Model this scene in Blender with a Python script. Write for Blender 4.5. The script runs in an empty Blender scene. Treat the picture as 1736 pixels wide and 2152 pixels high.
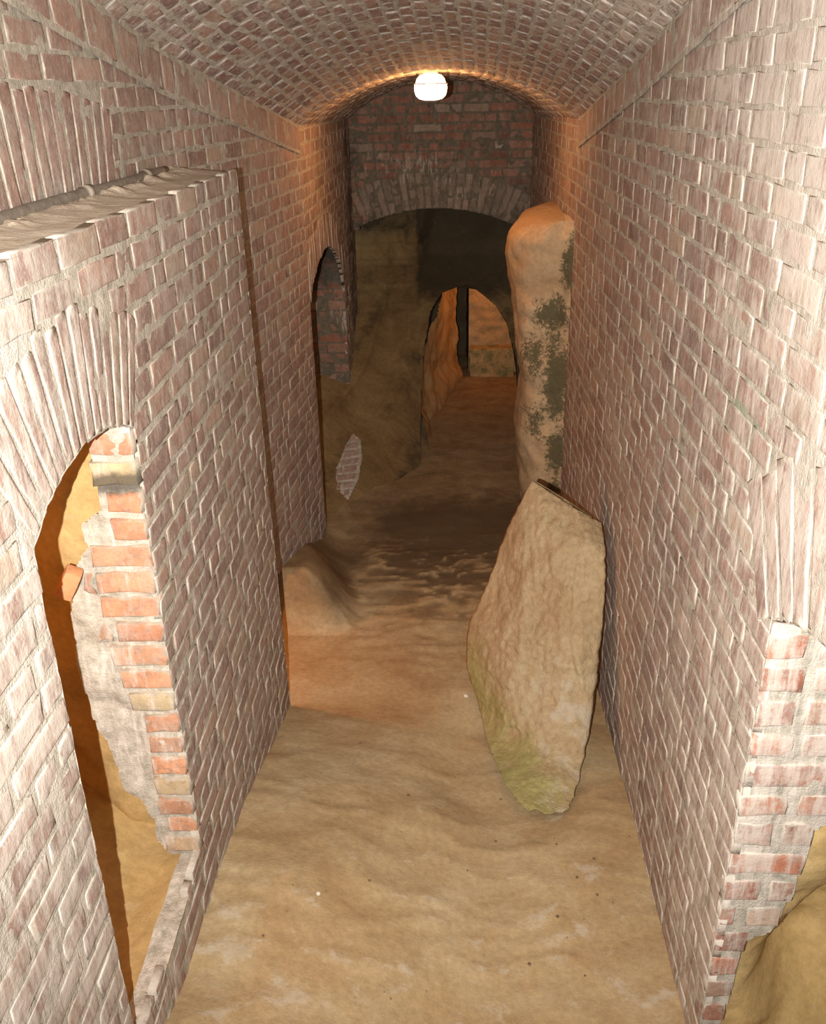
import bpy, math, random
from mathutils import Vector, Matrix, noise
random.seed(7)

# ------------------------------------------------------------------ units
# the survey unit is U metres; z = 0 of the survey is the eye height, the floor lies ZF units lower
U = 0.78
ZF = 3.6
def W(p): return (p[0]*U, p[1]*U, (p[2]+ZF)*U)

# ------------------------------------------------------------------ camera, world, exposure, lights
SC = bpy.context.scene
COL = SC.collection
cam_d = bpy.data.cameras.new('camera')
cam = bpy.data.objects.new('camera', cam_d); COL.objects.link(cam)
right = Vector((0.99936744, 0.0276676, -0.02234315))
up = Vector((0.00831421, 0.42909057, 0.9032232))
fwd = Vector((-0.03457726, 0.90283763, -0.42858911))
m = Matrix.Identity(4)
for i in range(3):
    m[i][0] = right[i]; m[i][1] = up[i]; m[i][2] = -fwd[i]; m[i][3] = W((0, 0, 0))[i]
cam.matrix_world = m
cam_d.sensor_fit = 'VERTICAL'; cam_d.sensor_height = 24.0
cam_d.lens = 1860.0/2152.0*24.0
cam_d.clip_start = 0.02
SC.camera = cam
SC.view_settings.view_transform = 'Standard'
SC.view_settings.look = 'None'
SC.view_settings.exposure = 0.0
SC.view_settings.gamma = 1.0

wd = bpy.data.worlds.new('world'); SC.world = wd; wd.use_nodes = True
wd.node_tree.nodes['Background'].inputs[0].default_value = (1.0, 0.95, 0.9, 1)
wd.node_tree.nodes['Background'].inputs[1].default_value = 0.22

WARM = (1.0, 0.40, 0.10)
def point(name, p, power, col=WARM, r=0.05):
    l = bpy.data.lights.new(name, 'POINT'); l.energy = power; l.color = col; l.shadow_soft_size = r
    o = bpy.data.objects.new(name, l); COL.objects.link(o); o.location = W(p); return o

# the camera's flash, just left of the lens
FLASH_W = 690.0
fl = bpy.data.lights.new('camera_flash', 'SPOT'); fl.energy = FLASH_W; fl.color = (1.0, 0.965, 0.94)
fl.spot_size = math.radians(112); fl.spot_blend = 1.0; fl.shadow_soft_size = 0.006
flo = bpy.data.objects.new('camera_flash', fl); COL.objects.link(flo)
fp = Vector(W((-0.16, -0.10, -0.02)))
flo.location = fp
flo.rotation_euler = (Vector(W((0.0, 7.0, -2.3)))-fp).to_track_quat('-Z', 'Y').to_euler()
point('side_passage_light', (-1.95, 5.0, -2.45), 22.0)
point('niche_light', (-2.1, 1.9, -1.3), 11.0)
point('deep_passage_light', (0.85, 11.7, -1.92), 8.0)

# ------------------------------------------------------------------ materials
def new_mat(name):
    mt = bpy.data.materials.new(name); mt.use_nodes = True
    nt = mt.node_tree; nt.nodes.clear()
    out = nt.nodes.new('ShaderNodeOutputMaterial'); b = nt.nodes.new('ShaderNodeBsdfPrincipled')
    nt.links.new(b.outputs[0], out.inputs[0]); b.inputs['Roughness'].default_value = 0.9
    b.inputs['Specular IOR Level'].default_value = 0.25
    return mt, nt, b
class G:
    def __init__(s, nt): s.nt = nt
    def n(s, t, **k):
        x = s.nt.nodes.new(t)
        for a, v in k.items(): setattr(x, a, v)
        return x
    def put(s, sock, v):
        if hasattr(v, 'is_output'): s.nt.links.new(v, sock)
        elif isinstance(v, tuple) and len(v) == 3 and sock.type == 'RGBA': sock.default_value = (*v, 1)
        else: sock.default_value = v
    def math(s, op, a, b=0.0, clamp=False):
        x = s.n('ShaderNodeMath', operation=op, use_clamp=clamp); s.put(x.inputs[0], a); s.put(x.inputs[1], b); return x.outputs[0]
    def mix(s, f, a, b, mode='MIX'):
        x = s.n('ShaderNodeMix', data_type='RGBA', blend_type=mode); s.put(x.inputs[0], f); s.put(x.inputs[6], a); s.put(x.inputs[7], b); return x.outputs[2]
    def noise(s, vec, scale, detail=4, rough=0.6, dist=0.0):
        x = s.n('ShaderNodeTexNoise'); s.put(x.inputs['Vector'], vec); x.inputs['Scale'].default_value = scale
        x.inputs['Detail'].default_value = detail; x.inputs['Roughness'].default_value = rough; x.inputs['Distortion'].default_value = dist
        return x.outputs['Fac']
    def ramp(s, f, lo, hi, a=0.0, b=1.0):
        x = s.n('ShaderNodeMapRange', interpolation_type='SMOOTHSTEP'); s.put(x.inputs[0], f)
        x.inputs[1].default_value = lo; x.inputs[2].default_value = hi; x.inputs[3].default_value = a; x.inputs[4].default_value = b
        return x.outputs[0]
    def cramp(s, f, stops, interp='LINEAR'):
        x = s.n('ShaderNodeValToRGB'); s.put(x.inputs[0], f); cr = x.color_ramp; cr.interpolation = interp
        while len(cr.elements) < len(stops): cr.elements.new(0.5)
        for e, (p, c) in zip(cr.elements, stops): e.position = p; e.color = (*c, 1)
        return x.outputs[0]
    def pos(s, scale=(1, 1, 1)):
        g = s.n('ShaderNodeNewGeometry'); mp = s.n('ShaderNodeMapping'); mp.inputs['Scale'].default_value = scale
        s.nt.links.new(g.outputs['Position'], mp.inputs['Vector']); return mp.outputs[0]
    def attr(s, name):
        a = s.n('ShaderNodeAttribute', attribute_name=name); sp = s.n('ShaderNodeSeparateColor')
        s.nt.links.new(a.outputs['Color'], sp.inputs[0]); return sp.outputs[0], sp.outputs[1], sp.outputs[2], a.outputs['Alpha']
    def bump(s, bsdf, h, strength=0.5, dist=0.01):
        x = s.n('ShaderNodeBump'); x.inputs['Strength'].default_value = strength; x.inputs['Distance'].default_value = dist
        s.put(x.inputs['Height'], h); s.nt.links.new(x.outputs[0], bsdf.inputs['Normal'])

MORTAR = (0.46, 0.415, 0.34)
SALT = (0.64, 0.565, 0.48)
MOSS = (0.09, 0.13, 0.06)
def brick_material(name, stops, smear=0.0, mortar=MORTAR, film=0.72, haze=0.14):
    mt, nt, b = new_mat(name); g = G(nt)
    r1, r2, r3, edge = g.attr('tint'); salt, moss, darken, _ = g.attr('stain')
    P = g.pos()
    base = g.cramp(r1, stops)
    v = g.noise(P, 14, 5, 0.65)
    base = g.mix(1.0, base, g.cramp(v, [(0.25, (0.62, 0.6, 0.6)), (0.75, (1.3, 1.28, 1.25))]), 'MULTIPLY')
    base = g.mix(g.ramp(g.noise(P, 45, 3), 0.55, 0.7, 0, 0.45), base, (0.16, 0.085, 0.07))
    # mortar dragged over the faces: most of it near the brick's edge
    n1 = g.noise(P, 22, 6, 0.7, 0.3); n2 = g.noise(P, 75, 3, 0.6)
    e = g.math('ADD', g.math('MULTIPLY', edge, -0.34), g.math('ADD', n1, g.math('MULTIPLY', n2, 0.25)))
    e = g.math('ADD', e, g.math('MULTIPLY', salt, 0.16))
    e = g.math('ADD', e, g.math('MULTIPLY', g.math('SUBTRACT', g.noise(P, 2.6, 5, 0.7, 0.5), 0.5), 0.55))
    cover = g.ramp(e, 0.50-smear, 0.66-smear, 0, 0.9)
    mcol = g.mix(1.0, mortar, g.cramp(g.noise(P, 30, 5, 0.7), [(0.3, (0.78, 0.77, 0.75)), (0.7, (1.15, 1.15, 1.15))]), 'MULTIPLY')
    base = g.mix(1.0, base, g.cramp(r2, [(0.0, (0.82, 0.82, 0.84)), (1.0, (1.16, 1.14, 1.12))]), 'MULTIPLY')
    fcol = g.cramp(g.noise(P, 33, 4, 0.8, 0.5), [(0.3, (0.33, 0.33, 0.26)), (0.45, (0.47, 0.43, 0.36)), (0.6, (0.43, 0.33, 0.27)), (0.75, (0.55, 0.50, 0.43))])
    c = g.mix(haze, base, fcol)
    sp = g.noise(g.pos((1, 1, 0.33)), 34, 9, 0.82, 0.2)
    sp = g.math('ADD', sp, g.math('MULTIPLY', g.math('SUBTRACT', g.noise(P, 4.5, 5, 0.7), 0.5), 0.5))
    c = g.mix(g.ramp(sp, 0.42, 0.66, 0, film), c, fcol)
    c = g.mix(cover, c, mcol)
    c = g.mix(g.ramp(g.noise(P, 55, 7, 0.8), 0.52, 0.62, 0, 0.45), c, mcol)
    # lime streaks running down
    st = g.noise(g.pos((9, 9, 1.1)), 4.5, 6, 0.72)
    blot = g.noise(P, 5, 5, 0.7, 0.4)
    sm = g.math('ADD', g.math('MULTIPLY', st, 0.55), g.math('MULTIPLY', blot, 0.45))
    sm = g.math('ADD', sm, g.math('MULTIPLY', g.math('SUBTRACT', salt, 0.5), 0.30))
    c = g.mix(g.ramp(sm, 0.50, 0.66, 0, 0.75), c, SALT)
    mm = g.math('ADD', g.noise(g.pos((1, 1, 0.6)), 9, 6, 0.75), g.math('MULTIPLY', moss, 0.5))
    c = g.mix(g.ramp(mm, 0.78, 0.98, 0, 0.85), c, g.mix(n2, (0.06, 0.075, 0.035), (0.2, 0.3, 0.19)))
    mk = g.math('ADD', g.noise(P, 6, 6, 0.75), g.math('MULTIPLY', darken, 0.62))
    c = g.mix(g.ramp(mk, 0.72, 1.05, 0, 0.82), c, (0.045, 0.038, 0.028))
    nt.links.new(c, b.inputs['Base Color'])
    g.bump(b, g.math('ADD', g.math('MULTIPLY', n1, 1.0), g.math('MULTIPLY', g.noise(P, 140, 3), 0.35)), 0.6, 0.006)
    return mt
BR = [(0.0, (0.22, 0.115, 0.085)), (0.3, (0.305, 0.18, 0.14)), (0.6, (0.275, 0.165, 0.135)), (0.9, (0.36, 0.22, 0.16)), (1.0, (0.38, 0.28, 0.19))]
BR_FRESH = [(0.0, (0.45, 0.19, 0.10)), (0.35, (0.52, 0.24, 0.12)), (0.85, (0.50, 0.27, 0.15)), (0.93, (0.48, 0.36, 0.2)), (1.0, (0.50, 0.42, 0.22))]
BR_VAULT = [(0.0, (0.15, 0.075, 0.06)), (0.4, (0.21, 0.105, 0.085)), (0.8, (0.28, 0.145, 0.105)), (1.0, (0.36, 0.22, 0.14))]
BR_RED = [(0.0, (0.28, 0.10, 0.06)), (0.4, (0.42, 0.15, 0.08)), (0.8, (0.36, 0.18, 0.11)), (1.0, (0.45, 0.34, 0.26))]
M_BRICK = brick_material('old_brick', BR)
M_FRESH = brick_material('broken_brick', BR_FRESH, smear=-0.02, mortar=(0.36, 0.31, 0.24), film=0.35, haze=0.05)
M_VAULT = brick_material('vault_brick', BR_VAULT, smear=0.03, mortar=(0.40, 0.36, 0.315), film=0.7, haze=0.12)
M_RED = brick_material('red_brick', BR_RED, smear=-0.03, film=0.4, haze=0.05)
M_BAND = brick_material('band_brick', [(0, (0.33, 0.19, 0.14)), (1, (0.42, 0.27, 0.2))], smear=-0.02)

def mortar_material(name, col):
    mt, nt, b = new_mat(name); g = G(nt)
    salt, moss, darken, _ = g.attr('stain'); P = g.pos()
    c = g.mix(1.0, col, g.cramp(g.noise(P, 28, 6, 0.72), [(0.28, (0.55, 0.56, 0.52)), (0.72, (1.28, 1.26, 1.24))]), 'MULTIPLY')
    st = g.noise(g.pos((9, 9, 1.1)), 4.5, 6, 0.72)
    c = g.mix(g.ramp(g.math('ADD', st, g.math('MULTIPLY', g.math('SUBTRACT', salt, 0.5), 0.3)), 0.5, 0.68, 0, 0.75), c, SALT)
    mm = g.math('ADD', g.noise(g.pos((1, 1, 0.6)), 9, 6, 0.75), g.math('MULTIPLY', moss, 0.75))
    c = g.mix(g.ramp(mm, 0.72, 0.95, 0, 0.7), c, (0.20, 0.27, 0.17))
    mk = g.math('ADD', g.noise(P, 6, 6, 0.75), g.math('MULTIPLY', darken, 0.62))
    c = g.mix(g.ramp(mk, 0.72, 1.05, 0, 0.82), c, (0.045, 0.038, 0.028))
    nt.links.new(c, b.inputs['Base Color'])
    g.bump(b, g.math('ADD', g.noise(P, 60, 5, 0.7), g.noise(P, 180, 3)), 0.7, 0.005)
    return mt
M_MORTAR = mortar_material('mortar', MORTAR)
M_MORTAR_OLD = mortar_material('damp_mortar', (0.17, 0.145, 0.105))
M_ARCH = brick_material('damp_arch_brick', [(0, (0.17, 0.125, 0.09)), (0.6, (0.24, 0.185, 0.135)), (1, (0.29, 0.20, 0.14))], smear=-0.05, mortar=(0.17, 0.145, 0.105), film=0.25, haze=0.1)
M_RED_OLD = brick_material('damp_red_brick', [(0, (0.17, 0.075, 0.045)), (0.5, (0.27, 0.11, 0.065)), (0.85, (0.24, 0.14, 0.09)), (1, (0.30, 0.25, 0.19))], smear=-0.03, mortar=(0.20, 0.17, 0.13), film=0.3, haze=0.05)

def rock_material(name, stops, moss_col=(0.10, 0.13, 0.045), bump=0.8, sc=1.0, moss_lo=0.72, moss_hi=0.95, dust=0.0, spots=0.0, brown_dark=False, mossy=False, moss_max=0.85):
    mt, nt, b = new_mat(name); g = G(nt)
    salt, moss, darken, _ = g.attr('stain'); P = g.pos()
    c = g.cramp(g.noise(P, 2.2*sc, 7, 0.68, 0.6), stops)
    n1 = g.noise(P, 38*sc, 6, 0.7)
    c = g.mix(1.0, c, g.cramp(n1, [(0.25, (0.78, 0.77, 0.75)), (0.75, (1.18, 1.18, 1.17))]), 'MULTIPLY')
    c = g.mix(g.ramp(g.math('ADD', g.noise(P, 8, 6, 0.75), g.math('MULTIPLY', g.math('SUBTRACT', salt, 0.5), 0.5)), 0.58, 0.75, 0, 0.6), c, (0.52, 0.45, 0.34))
    mn = g.noise(P, 9, 7, 0.78)
    if mossy: mn = g.math('ADD', g.math('MULTIPLY', mn, 0.45), g.math('MULTIPLY', g.noise(P, 42, 6, 0.8, 0.8), 0.55))
    mm = g.math('ADD', mn, g.math('MULTIPLY', moss, 0.55))
    c = g.mix(g.ramp(mm, moss_lo, moss_hi, 0, moss_max), c, g.mix(n1, tuple(x*0.6 for x in moss_col), tuple(min(1, x*1.5) for x in moss_col)))
    if brown_dark:  # third channel blends the stone broadly towards brown
        mk = g.math('ADD', g.math('MULTIPLY', g.noise(P, 7, 6, 0.7), 0.5), darken)
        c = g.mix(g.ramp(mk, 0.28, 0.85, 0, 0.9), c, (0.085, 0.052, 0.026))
    else:
        mk = g.math('ADD', g.noise(P, 5, 7, 0.78), g.math('MULTIPLY', darken, 0.62))  # darkening: soot stains, plus painted shade in the far slot
        c = g.mix(g.ramp(mk, 0.72, 1.05, 0, 0.85), c, (0.045, 0.036, 0.022))
    if spots:
        v = g.n('ShaderNodeTexVoronoi'); v.inputs['Scale'].default_value = 16; g.put(v.inputs['Vector'], P)
        sp = g.math('MULTIPLY', g.ramp(v.outputs['Distance'], 0.045, 0.09, 1, 0), g.ramp(g.noise(P, 6, 3), 0.5, 0.6))
        c = g.mix(g.math('MULTIPLY', sp, spots), c, (0.12, 0.07, 0.035))
    nt.links.new(c, b.inputs['Base Color'])
    h = g.math('ADD', g.math('MULTIPLY', g.noise(P, 9*sc, 6, 0.7), 1.4), g.math('MULTIPLY', g.noise(P, 90*sc, 4, 0.7), 0.35))
    g.bump(b, h, bump, 0.012)
    return mt
M_FLOOR = rock_material('sandstone_floor', [(0.3, (0.34, 0.215, 0.10)), (0.5, (0.41, 0.29, 0.15)), (0.7, (0.47, 0.365, 0.215))], bump=0.45, spots=0.6, brown_dark=True)
M_ROCK = rock_material('hewn_sandstone', [(0.3, (0.36, 0.22, 0.09)), (0.5, (0.47, 0.31, 0.14)), (0.7, (0.52, 0.38, 0.19))], bump=0.6)
M_NICHE = rock_material('yellow_sandstone', [(0.3, (0.40, 0.265, 0.10)), (0.5, (0.49, 0.335, 0.14)), (0.7, (0.52, 0.38, 0.18))], bump=0.4)
M_DAMP = rock_material('damp_rock', [(0.3, (0.13, 0.085, 0.035)), (0.48, (0.22, 0.145, 0.062)), (0.7, (0.31, 0.22, 0.10))], moss_col=(0.07, 0.085, 0.03), bump=0.8)
M_SLAB = rock_material('boulder_stone', [(0.3, (0.35, 0.225, 0.115)), (0.5, (0.42, 0.30, 0.165)), (0.7, (0.48, 0.37, 0.22))], moss_col=(0.30, 0.28, 0.085), bump=1.0, moss_lo=0.60, moss_hi=1.05, moss_max=0.75)
M_PILLAR = rock_material('pillar_stone', [(0.3, (0.42, 0.26, 0.13)), (0.5, (0.50, 0.33, 0.18)), (0.7, (0.52, 0.38, 0.22))], moss_col=(0.055, 0.052, 0.022), bump=0.6, moss_lo=0.69, moss_hi=0.77, mossy=True)
M_DUST = rock_material('ledge_dust', [(0.3, (0.46, 0.37, 0.27)), (0.5, (0.56, 0.46, 0.35)), (0.7, (0.60, 0.52, 0.41))], bump=0.9, sc=1.6)

def plain(name, col, rough=0.6, metal=0.0, var=0.25, sc=30):
    mt, nt, b = new_mat(name); g = G(nt); P = g.pos()
    c = g.mix(1.0, col, g.cramp(g.noise(P, sc, 5, 0.7), [(0.3, (1-var,)*3), (0.7, (1+var,)*3)]), 'MULTIPLY')
    nt.links.new(c, b.inputs['Base Color']); b.inputs['Roughness'].default_value = rough; b.inputs['Metallic'].default_value = metal
    g.bump(b, g.noise(P, sc*3, 4), 0.4, 0.003)
    return mt

# ------------------------------------------------------------------ mesh helpers
class MB:
    def __init__(s): s.v = []; s.f = []; s.mi = []; s.tint = []; s.stain = []; s.mats = []
    def mat(s, mt):
        if mt not in s.mats: s.mats.append(mt)
        return s.mats.index(mt)
    def add(s, vs, fs, mt, tint=None, stain=None):
        o = len(s.v); k = s.mat(mt)
        for i, p in enumerate(vs):
            s.v.append(W(p)); s.tint.append(tint[i] if tint else (0.5, 0.5, 0.5, 0.0))
            s.stain.append(stain(p) if stain else (0.5, 0.0, 0.0, 1.0))
        for f in fs: s.f.append([a+o for a in f]); s.mi.append(k)
    def build(s, name, parent=None, kind=None, smooth=True, label=None, cat=None, group=None, origin=None):
        me = bpy.data.meshes.new(name)
        vs = s.v
        if origin is not None:
            ow = Vector(W(origin)); vs = [tuple(Vector(p)-ow) for p in s.v]
        me.from_pydata(vs, [], s.f)
        for mt in s.mats: me.materials.append(mt)
        me.polygons.foreach_set('material_index', s.mi)
        me.polygons.foreach_set('use_smooth', [smooth]*len(s.f))
        for nm, dat in (('tint', s.tint), ('stain', s.stain)):
            a = me.color_attributes.new(nm, 'FLOAT_COLOR', 'POINT')
            a.data.foreach_set('color', [c for t in dat for c in t])
        me.update()
        o = bpy.data.objects.new(name, me); COL.objects.link(o)
        if origin is not None: o.location = W(origin)
        if parent is not None: o.parent = parent
        if kind: o['kind'] = kind
        if label: o['label'] = label
        if cat: o['category'] = cat
        if group: o['group'] = group
        return o
def nz(p, s=1.0, o=4): return noise.fractal(Vector((p[0]*s, p[1]*s, p[2]*s)), 1.0, 2.0, o)

def inside(pt, poly):
    x, y = pt; c = False; n = len(poly)
    for i in range(n):
        x1, y1 = poly[i]; x2, y2 = poly[(i+1) % n]
        if (y1 > y) != (y2 > y) and x < (x2-x1)*(y-y1)/(y2-y1)+x1: c = not c
    return c
def nearest(pt, polys):
    best = None; bd = 1e9
    for poly in polys:
        n = len(poly)
        for i in range(n):
            ax, ay = poly[i]; bx, by = poly[(i+1) % n]; dx, dy = bx-ax, by-ay
            L = dx*dx+dy*dy
            t = 0 if L == 0 else max(0, min(1, ((pt[0]-ax)*dx+(pt[1]-ay)*dy)/L))
            q = (ax+t*dx, ay+t*dy); d = (q[0]-pt[0])**2+(q[1]-pt[1])**2
            if d < bd: bd = d; best = q
    return best
def spans(v, poly):
    xs = []
    n = len(poly)
    for i in range(n):
        x1, y1 = poly[i]; x2, y2 = poly[(i+1) % n]
        if (y1 > v) != (y2 > v): xs.append((x2-x1)*(v-y1)/(y2-y1)+x1)
    xs.sort(); return [(xs[i], xs[i+1]) for i in range(0, len(xs)-1, 2)]
def subtract(sp, holes):
    for h0, h1 in holes:
        out = []
        for a, b in sp:
            if h1 <= a or h0 >= b: out.append((a, b)); continue
            if h0 > a: out.append((a, h0))
            if h1 < b: out.append((h1, b))
        sp = out
    return sp

def nostain(p): return (0.5, 0.0, 0.0, 1.0)

def sheet(mb, fn, outer, holes, du, dv, mt, amp, base, stain=nostain, ns=9.0, seed=0.0):
    """a rough surface over a region of a wall: fn(u, v, h) gives the point h units in front of it"""
    us = [p[0] for p in outer]; vs = [p[1] for p in outer]
    u0, u1, v0, v1 = min(us), max(us), min(vs), max(vs)
    nu = max(1, int(math.ceil((u1-u0)/du))); nv = max(1, int(math.ceil((v1-v0)/dv)))
    keep = {}
    fs = []
    for j in range(nv):
        for i in range(nu):
            c = (u0+(i+0.5)*(u1-u0)/nu, v0+(j+0.5)*(v1-v0)/nv)
            if inside(c, outer) and not any(inside(c, h) for h in holes):
                q = []
                for a, b in ((i, j), (i+1, j), (i+1, j+1), (i, j+1)):
                    q.append(keep.setdefault((a, b), len(keep)))
                fs.append(q)
    pts = []
    for (a, b) in keep:
        p = (u0+a*(u1-u0)/nu, v0+b*(v1-v0)/nv)
        full = all(0 <= x < nu and 0 <= y < nv for x, y in ((a-1, b-1), (a, b-1), (a-1, b), (a, b)))
        if not full or not inside(p, outer) or any(inside(p, h) for h in holes):
            if not (inside(p, outer) and not any(inside(p, h) for h in holes)): p = nearest(p, [outer]+holes)
        h = base + amp*nz((p[0]+seed, p[1]+seed*0.7, seed), ns, 5)
        pts.append(fn(p[0], p[1], h))
    mb.add(pts, fs, mt, None, stain)

def brick(mb, fn, corners, h, mt, stain, d=0.03, jit=0.0026, inset=0.016, rnd=None):
    """one brick: corners is a quad in (u, v); its face stands h units proud, rounded and chipped at the rim"""
    cu = sum(c[0] for c in corners)/4; cv = sum(c[1] for c in corners)/4
    ring = []
    for k in range(4):
        a = corners[k]; b = corners[(k+1) % 4]
        L = math.hypot(a[0]-b[0], a[1]-b[1]); n = 3 if L > 0.16 else 2
        for t in range(n):
            s = t/n; ring.append((a[0]+(b[0]-a[0])*s, a[1]+(b[1]-a[1])*s, t == 0))
    R = [(p[0]+random.uniform(-jit, jit)*(2 if p[2] else 1), p[1]+random.uniform(-jit, jit)*(2 if p[2] else 1), p[2]) for p in ring]
    def shrink(amount, cornerx=1.6):
        o = []
        for p in R:
            dx, dy = cu-p[0], cv-p[1]; L = math.hypot(dx, dy) or 1
            k = min(0.45, amount*(cornerx if p[2] else 1)/L); o.append((p[0]+dx*k, p[1]+dy*k))
        return o
    tilt = (random.uniform(-1, 1)*0.0015, random.uniform(-1, 1)*0.001)
    def H(p, base): return base + tilt[0]*(p[0]-cu)/0.1 + tilt[1]*(p[1]-cv)/0.05
    r0 = [(p[0], p[1]) for p in R]; r1 = shrink(0.002); r2 = shrink(0.007, 1.2); r3 = shrink(inset+0.012, 1.2)
    rows = [(r0, -d, 0.0), (r1, h-0.0016, 0.15), (r2, h-0.0003, 0.5), (r3, h, 1.0)]
    t = rnd or (random.random(), random.random(), random.random())
    vs = []; tn = []
    for rr, hh, e in rows:
        for p in rr:
            x = H(p, hh) if hh > -0.02 else hh
            vs.append(fn(p[0], p[1], x + (random.uniform(-0.0015, 0.0015) if hh > -0.02 else 0))); tn.append((*t, e))
    n = len(R); vs.append(fn(cu, cv, h+0.0005)); tn.append((*t, 1.0))
    fs = []
    for k in range(3):
        for i in range(n):
            j = (i+1) % n; fs.append([k*n+i, k*n+j, (k+1)*n+j, (k+1)*n+i])
    for i in range(n): fs.append([3*n+i, 3*n+(i+1) % n, 4*n])
    mb.add(vs, fs, mt, tn, stain)

def courses(mb, fn, outer, holes, ch, mt, stain, lens=(0.30, 0.145), joint=0.018, v0=None, hgt=0.006, wob=0.0015, header=0.4, miss=0.0, slope=0.0, warp=None):
    vs = [p[1] for p in outer]; lo, hi = min(vs), max(vs)
    if v0 is None: v0 = lo
    v = v0
    row = 0
    while v < hi:
        c = ch*random.uniform(0.94, 1.06); vm = v+c/2
        if vm > lo:
            hs = [s for h in holes for s in spans(vm, h)]
            for a, b in subtract(spans(vm, outer), hs):
                if b-a < 0.03: continue
                u = a
                first = True
                while u < b-0.02:
                    L = lens[1] if random.random() < header else lens[0]
                    L *= random.uniform(0.88, 1.08)
                    if first and row % 2: L *= random.uniform(0.45, 0.7)
                    first = False
                    e = min(b, u+L)
                    if b-e < 0.05: e = b
                    if random.random() >= miss:
                        w = random.uniform(-wob, wob); jo = joint*random.uniform(0.7, 1.3)
                        def wv(uu, vv): return vv + (warp(uu, vv) if warp else 0.0)
                        ul = u+(jo/2 if u > a else 0.001); ur = e-(jo/2 if e < b else 0.001)
                        lo_ = v+joint/2+w; hi_ = v+c-joint/2+w
                        brick(mb, fn, [(ul, wv(ul, lo_)), (ur, wv(ur, lo_)), (ur, wv(ur, hi_)), (ul, wv(ul, hi_))], random.uniform(-0.001, hgt*0.3), mt, stain)
                    u = e
        v += c; row += 1

def voussoirs(mb, fn, cu, cv, r0, r1, a0, a1, n, mt, stain, split=0.0, joint=0.02, hgt=0.007):
    for k in range(n):
        t0 = a0+(a1-a0)*k/n; t1 = a0+(a1-a0)*(k+1)/n; g0 = joint/2/r0; g1 = joint/2/r1
        if a1 < a0: g0, g1 = -g0, -g1
        def q(ra, rb):
            ga = joint/2/ra*(1 if a1 > a0 else -1); gb = joint/2/rb*(1 if a1 > a0 else -1)
            return [(cu+ra*math.cos(t0+ga), cv+ra*math.sin(t0+ga)), (cu+ra*math.cos(t1-ga), cv+ra*math.sin(t1-ga)),
                    (cu+rb*math.cos(t1-gb), cv+rb*math.sin(t1-gb)), (cu+rb*math.cos(t0+gb), cv+rb*math.sin(t0+gb))]
        if random.random() < split:
            rm = r0+(r1-r0)*random.choice((0.33, 0.5, 0.66))
            brick(mb, fn, q(r0, rm-joint/2), random.uniform(-0.001, hgt*0.3), mt, stain); brick(mb, fn, q(rm+joint/2, r1), random.uniform(-0.001, hgt*0.3), mt, stain)
        else: brick(mb, fn, q(r0, r1+random.uniform(-0.02, 0.01)), random.uniform(-0.001, hgt*0.3), mt, stain)
def ringpoly(cu, cv, r0, r1, a0, a1, n=24):
    return [(cu+r1*math.cos(a0+(a1-a0)*i/n), cv+r1*math.sin(a0+(a1-a0)*i/n)) for i in range(n+1)] + \
           [(cu+r0*math.cos(a1+(a0-a1)*i/n), cv+r0*math.sin(a1+(a0-a1)*i/n)) for i in range(n+1)]
def arc3(p0, p1, rise):
    """circle through two springing points with the given rise: centre, radius, angles"""
    mx, my = (p0[0]+p1[0])/2, (p0[1]+p1[1])/2; c = math.hypot(p1[0]-p0[0], p1[1]-p0[1])/2
    r = (c*c+rise*rise)/(2*rise); dx, dy = (p1[0]-p0[0])/(2*c), (p1[1]-p0[1])/(2*c)
    nx, ny = -dy, dx
    if ny < 0: nx, ny = -nx, -ny
    cx, cy = mx-nx*(r-rise), my-ny*(r-rise)
    return cx, cy, r, math.atan2(p0[1]-cy, p0[0]-cx), math.atan2(p1[1]-cy, p1[0]-cx)

def lerp(x, pts):
    if x <= pts[0][0]: return pts[0][1]
    for (a, va), (b, vb) in zip(pts, pts[1:]):
        if x <= b: return va+(vb-va)*(x-a)/(b-a)
    return pts[-1][1]
def sstep(a, b, x):
    t = max(0.0, min(1.0, (x-a)/(b-a))) if a != b else 0.0
    return t*t*(3-2*t)
def blob(p, c, r): return max(0.0, 1.0-math.sqrt(sum(((p[i]-c[i])/r[i])**2 for i in range(3))))

# ------------------------------------------------------------------ plan of the place
YC = 6.96                                   # where the sloping gallery turns level
YE = 10.5                                   # end wall
XR = lambda y: lerp(y, [(0, 0.93), (2.0, 0.94), (4.8, 1.0), (12, 1.0)])
XL = lambda y: lerp(y, [(0, -1.3), (4.5, -1.3), (YC, -1.035), (YE, -1.0)])
SPR = lambda y: 0.958-0.167*y if y < YC else -0.24      # springing line of the vault
def wallR(u, v, h): return (XR(u)-h, u, v)
def wallL(u, v, h): return (XL(u)+h, u, v)

def stainR(p):
    salt = 0.40+0.5*sstep(4.2, 1.6, p[1])+0.25*sstep(-1.0, 0.3, p[2])*sstep(6.5, 3, p[1]) - 0.45*sstep(4.5, 6.8, p[1])
    y0 = 6.3-1.45*(-p[2]-0.8)
    d = p[1]-y0
    moss = 0.42*math.exp(-(d/0.28)**2)*sstep(-0.3, -0.9, p[2])*sstep(-2.6, -1.6, p[2]) + 0.5*blob(p, (1, 2.6, -0.95), (1, 1.0, 0.35))
    darken = 0.25*sstep(-2.2, -3.2, p[2])
    return (max(0, min(1.1, salt)), moss, darken, 1)
def stainL(p):
    salt = 0.22+0.20*sstep(3.2, 1.6, p[1])+0.05*sstep(-1.2, -0.2, p[2])*sstep(4.5, 3.0, p[1]) - 0.35*sstep(4.5, 6.8, p[1])
    return (max(0, salt), 0.0, 0.0, 1)
def stainV(p):
    return (0.5+0.4*blob(p, (0.9, 4.2, 0.3), (0.9, 1.6, 0.6)), 0, 0.1, 1)

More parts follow.
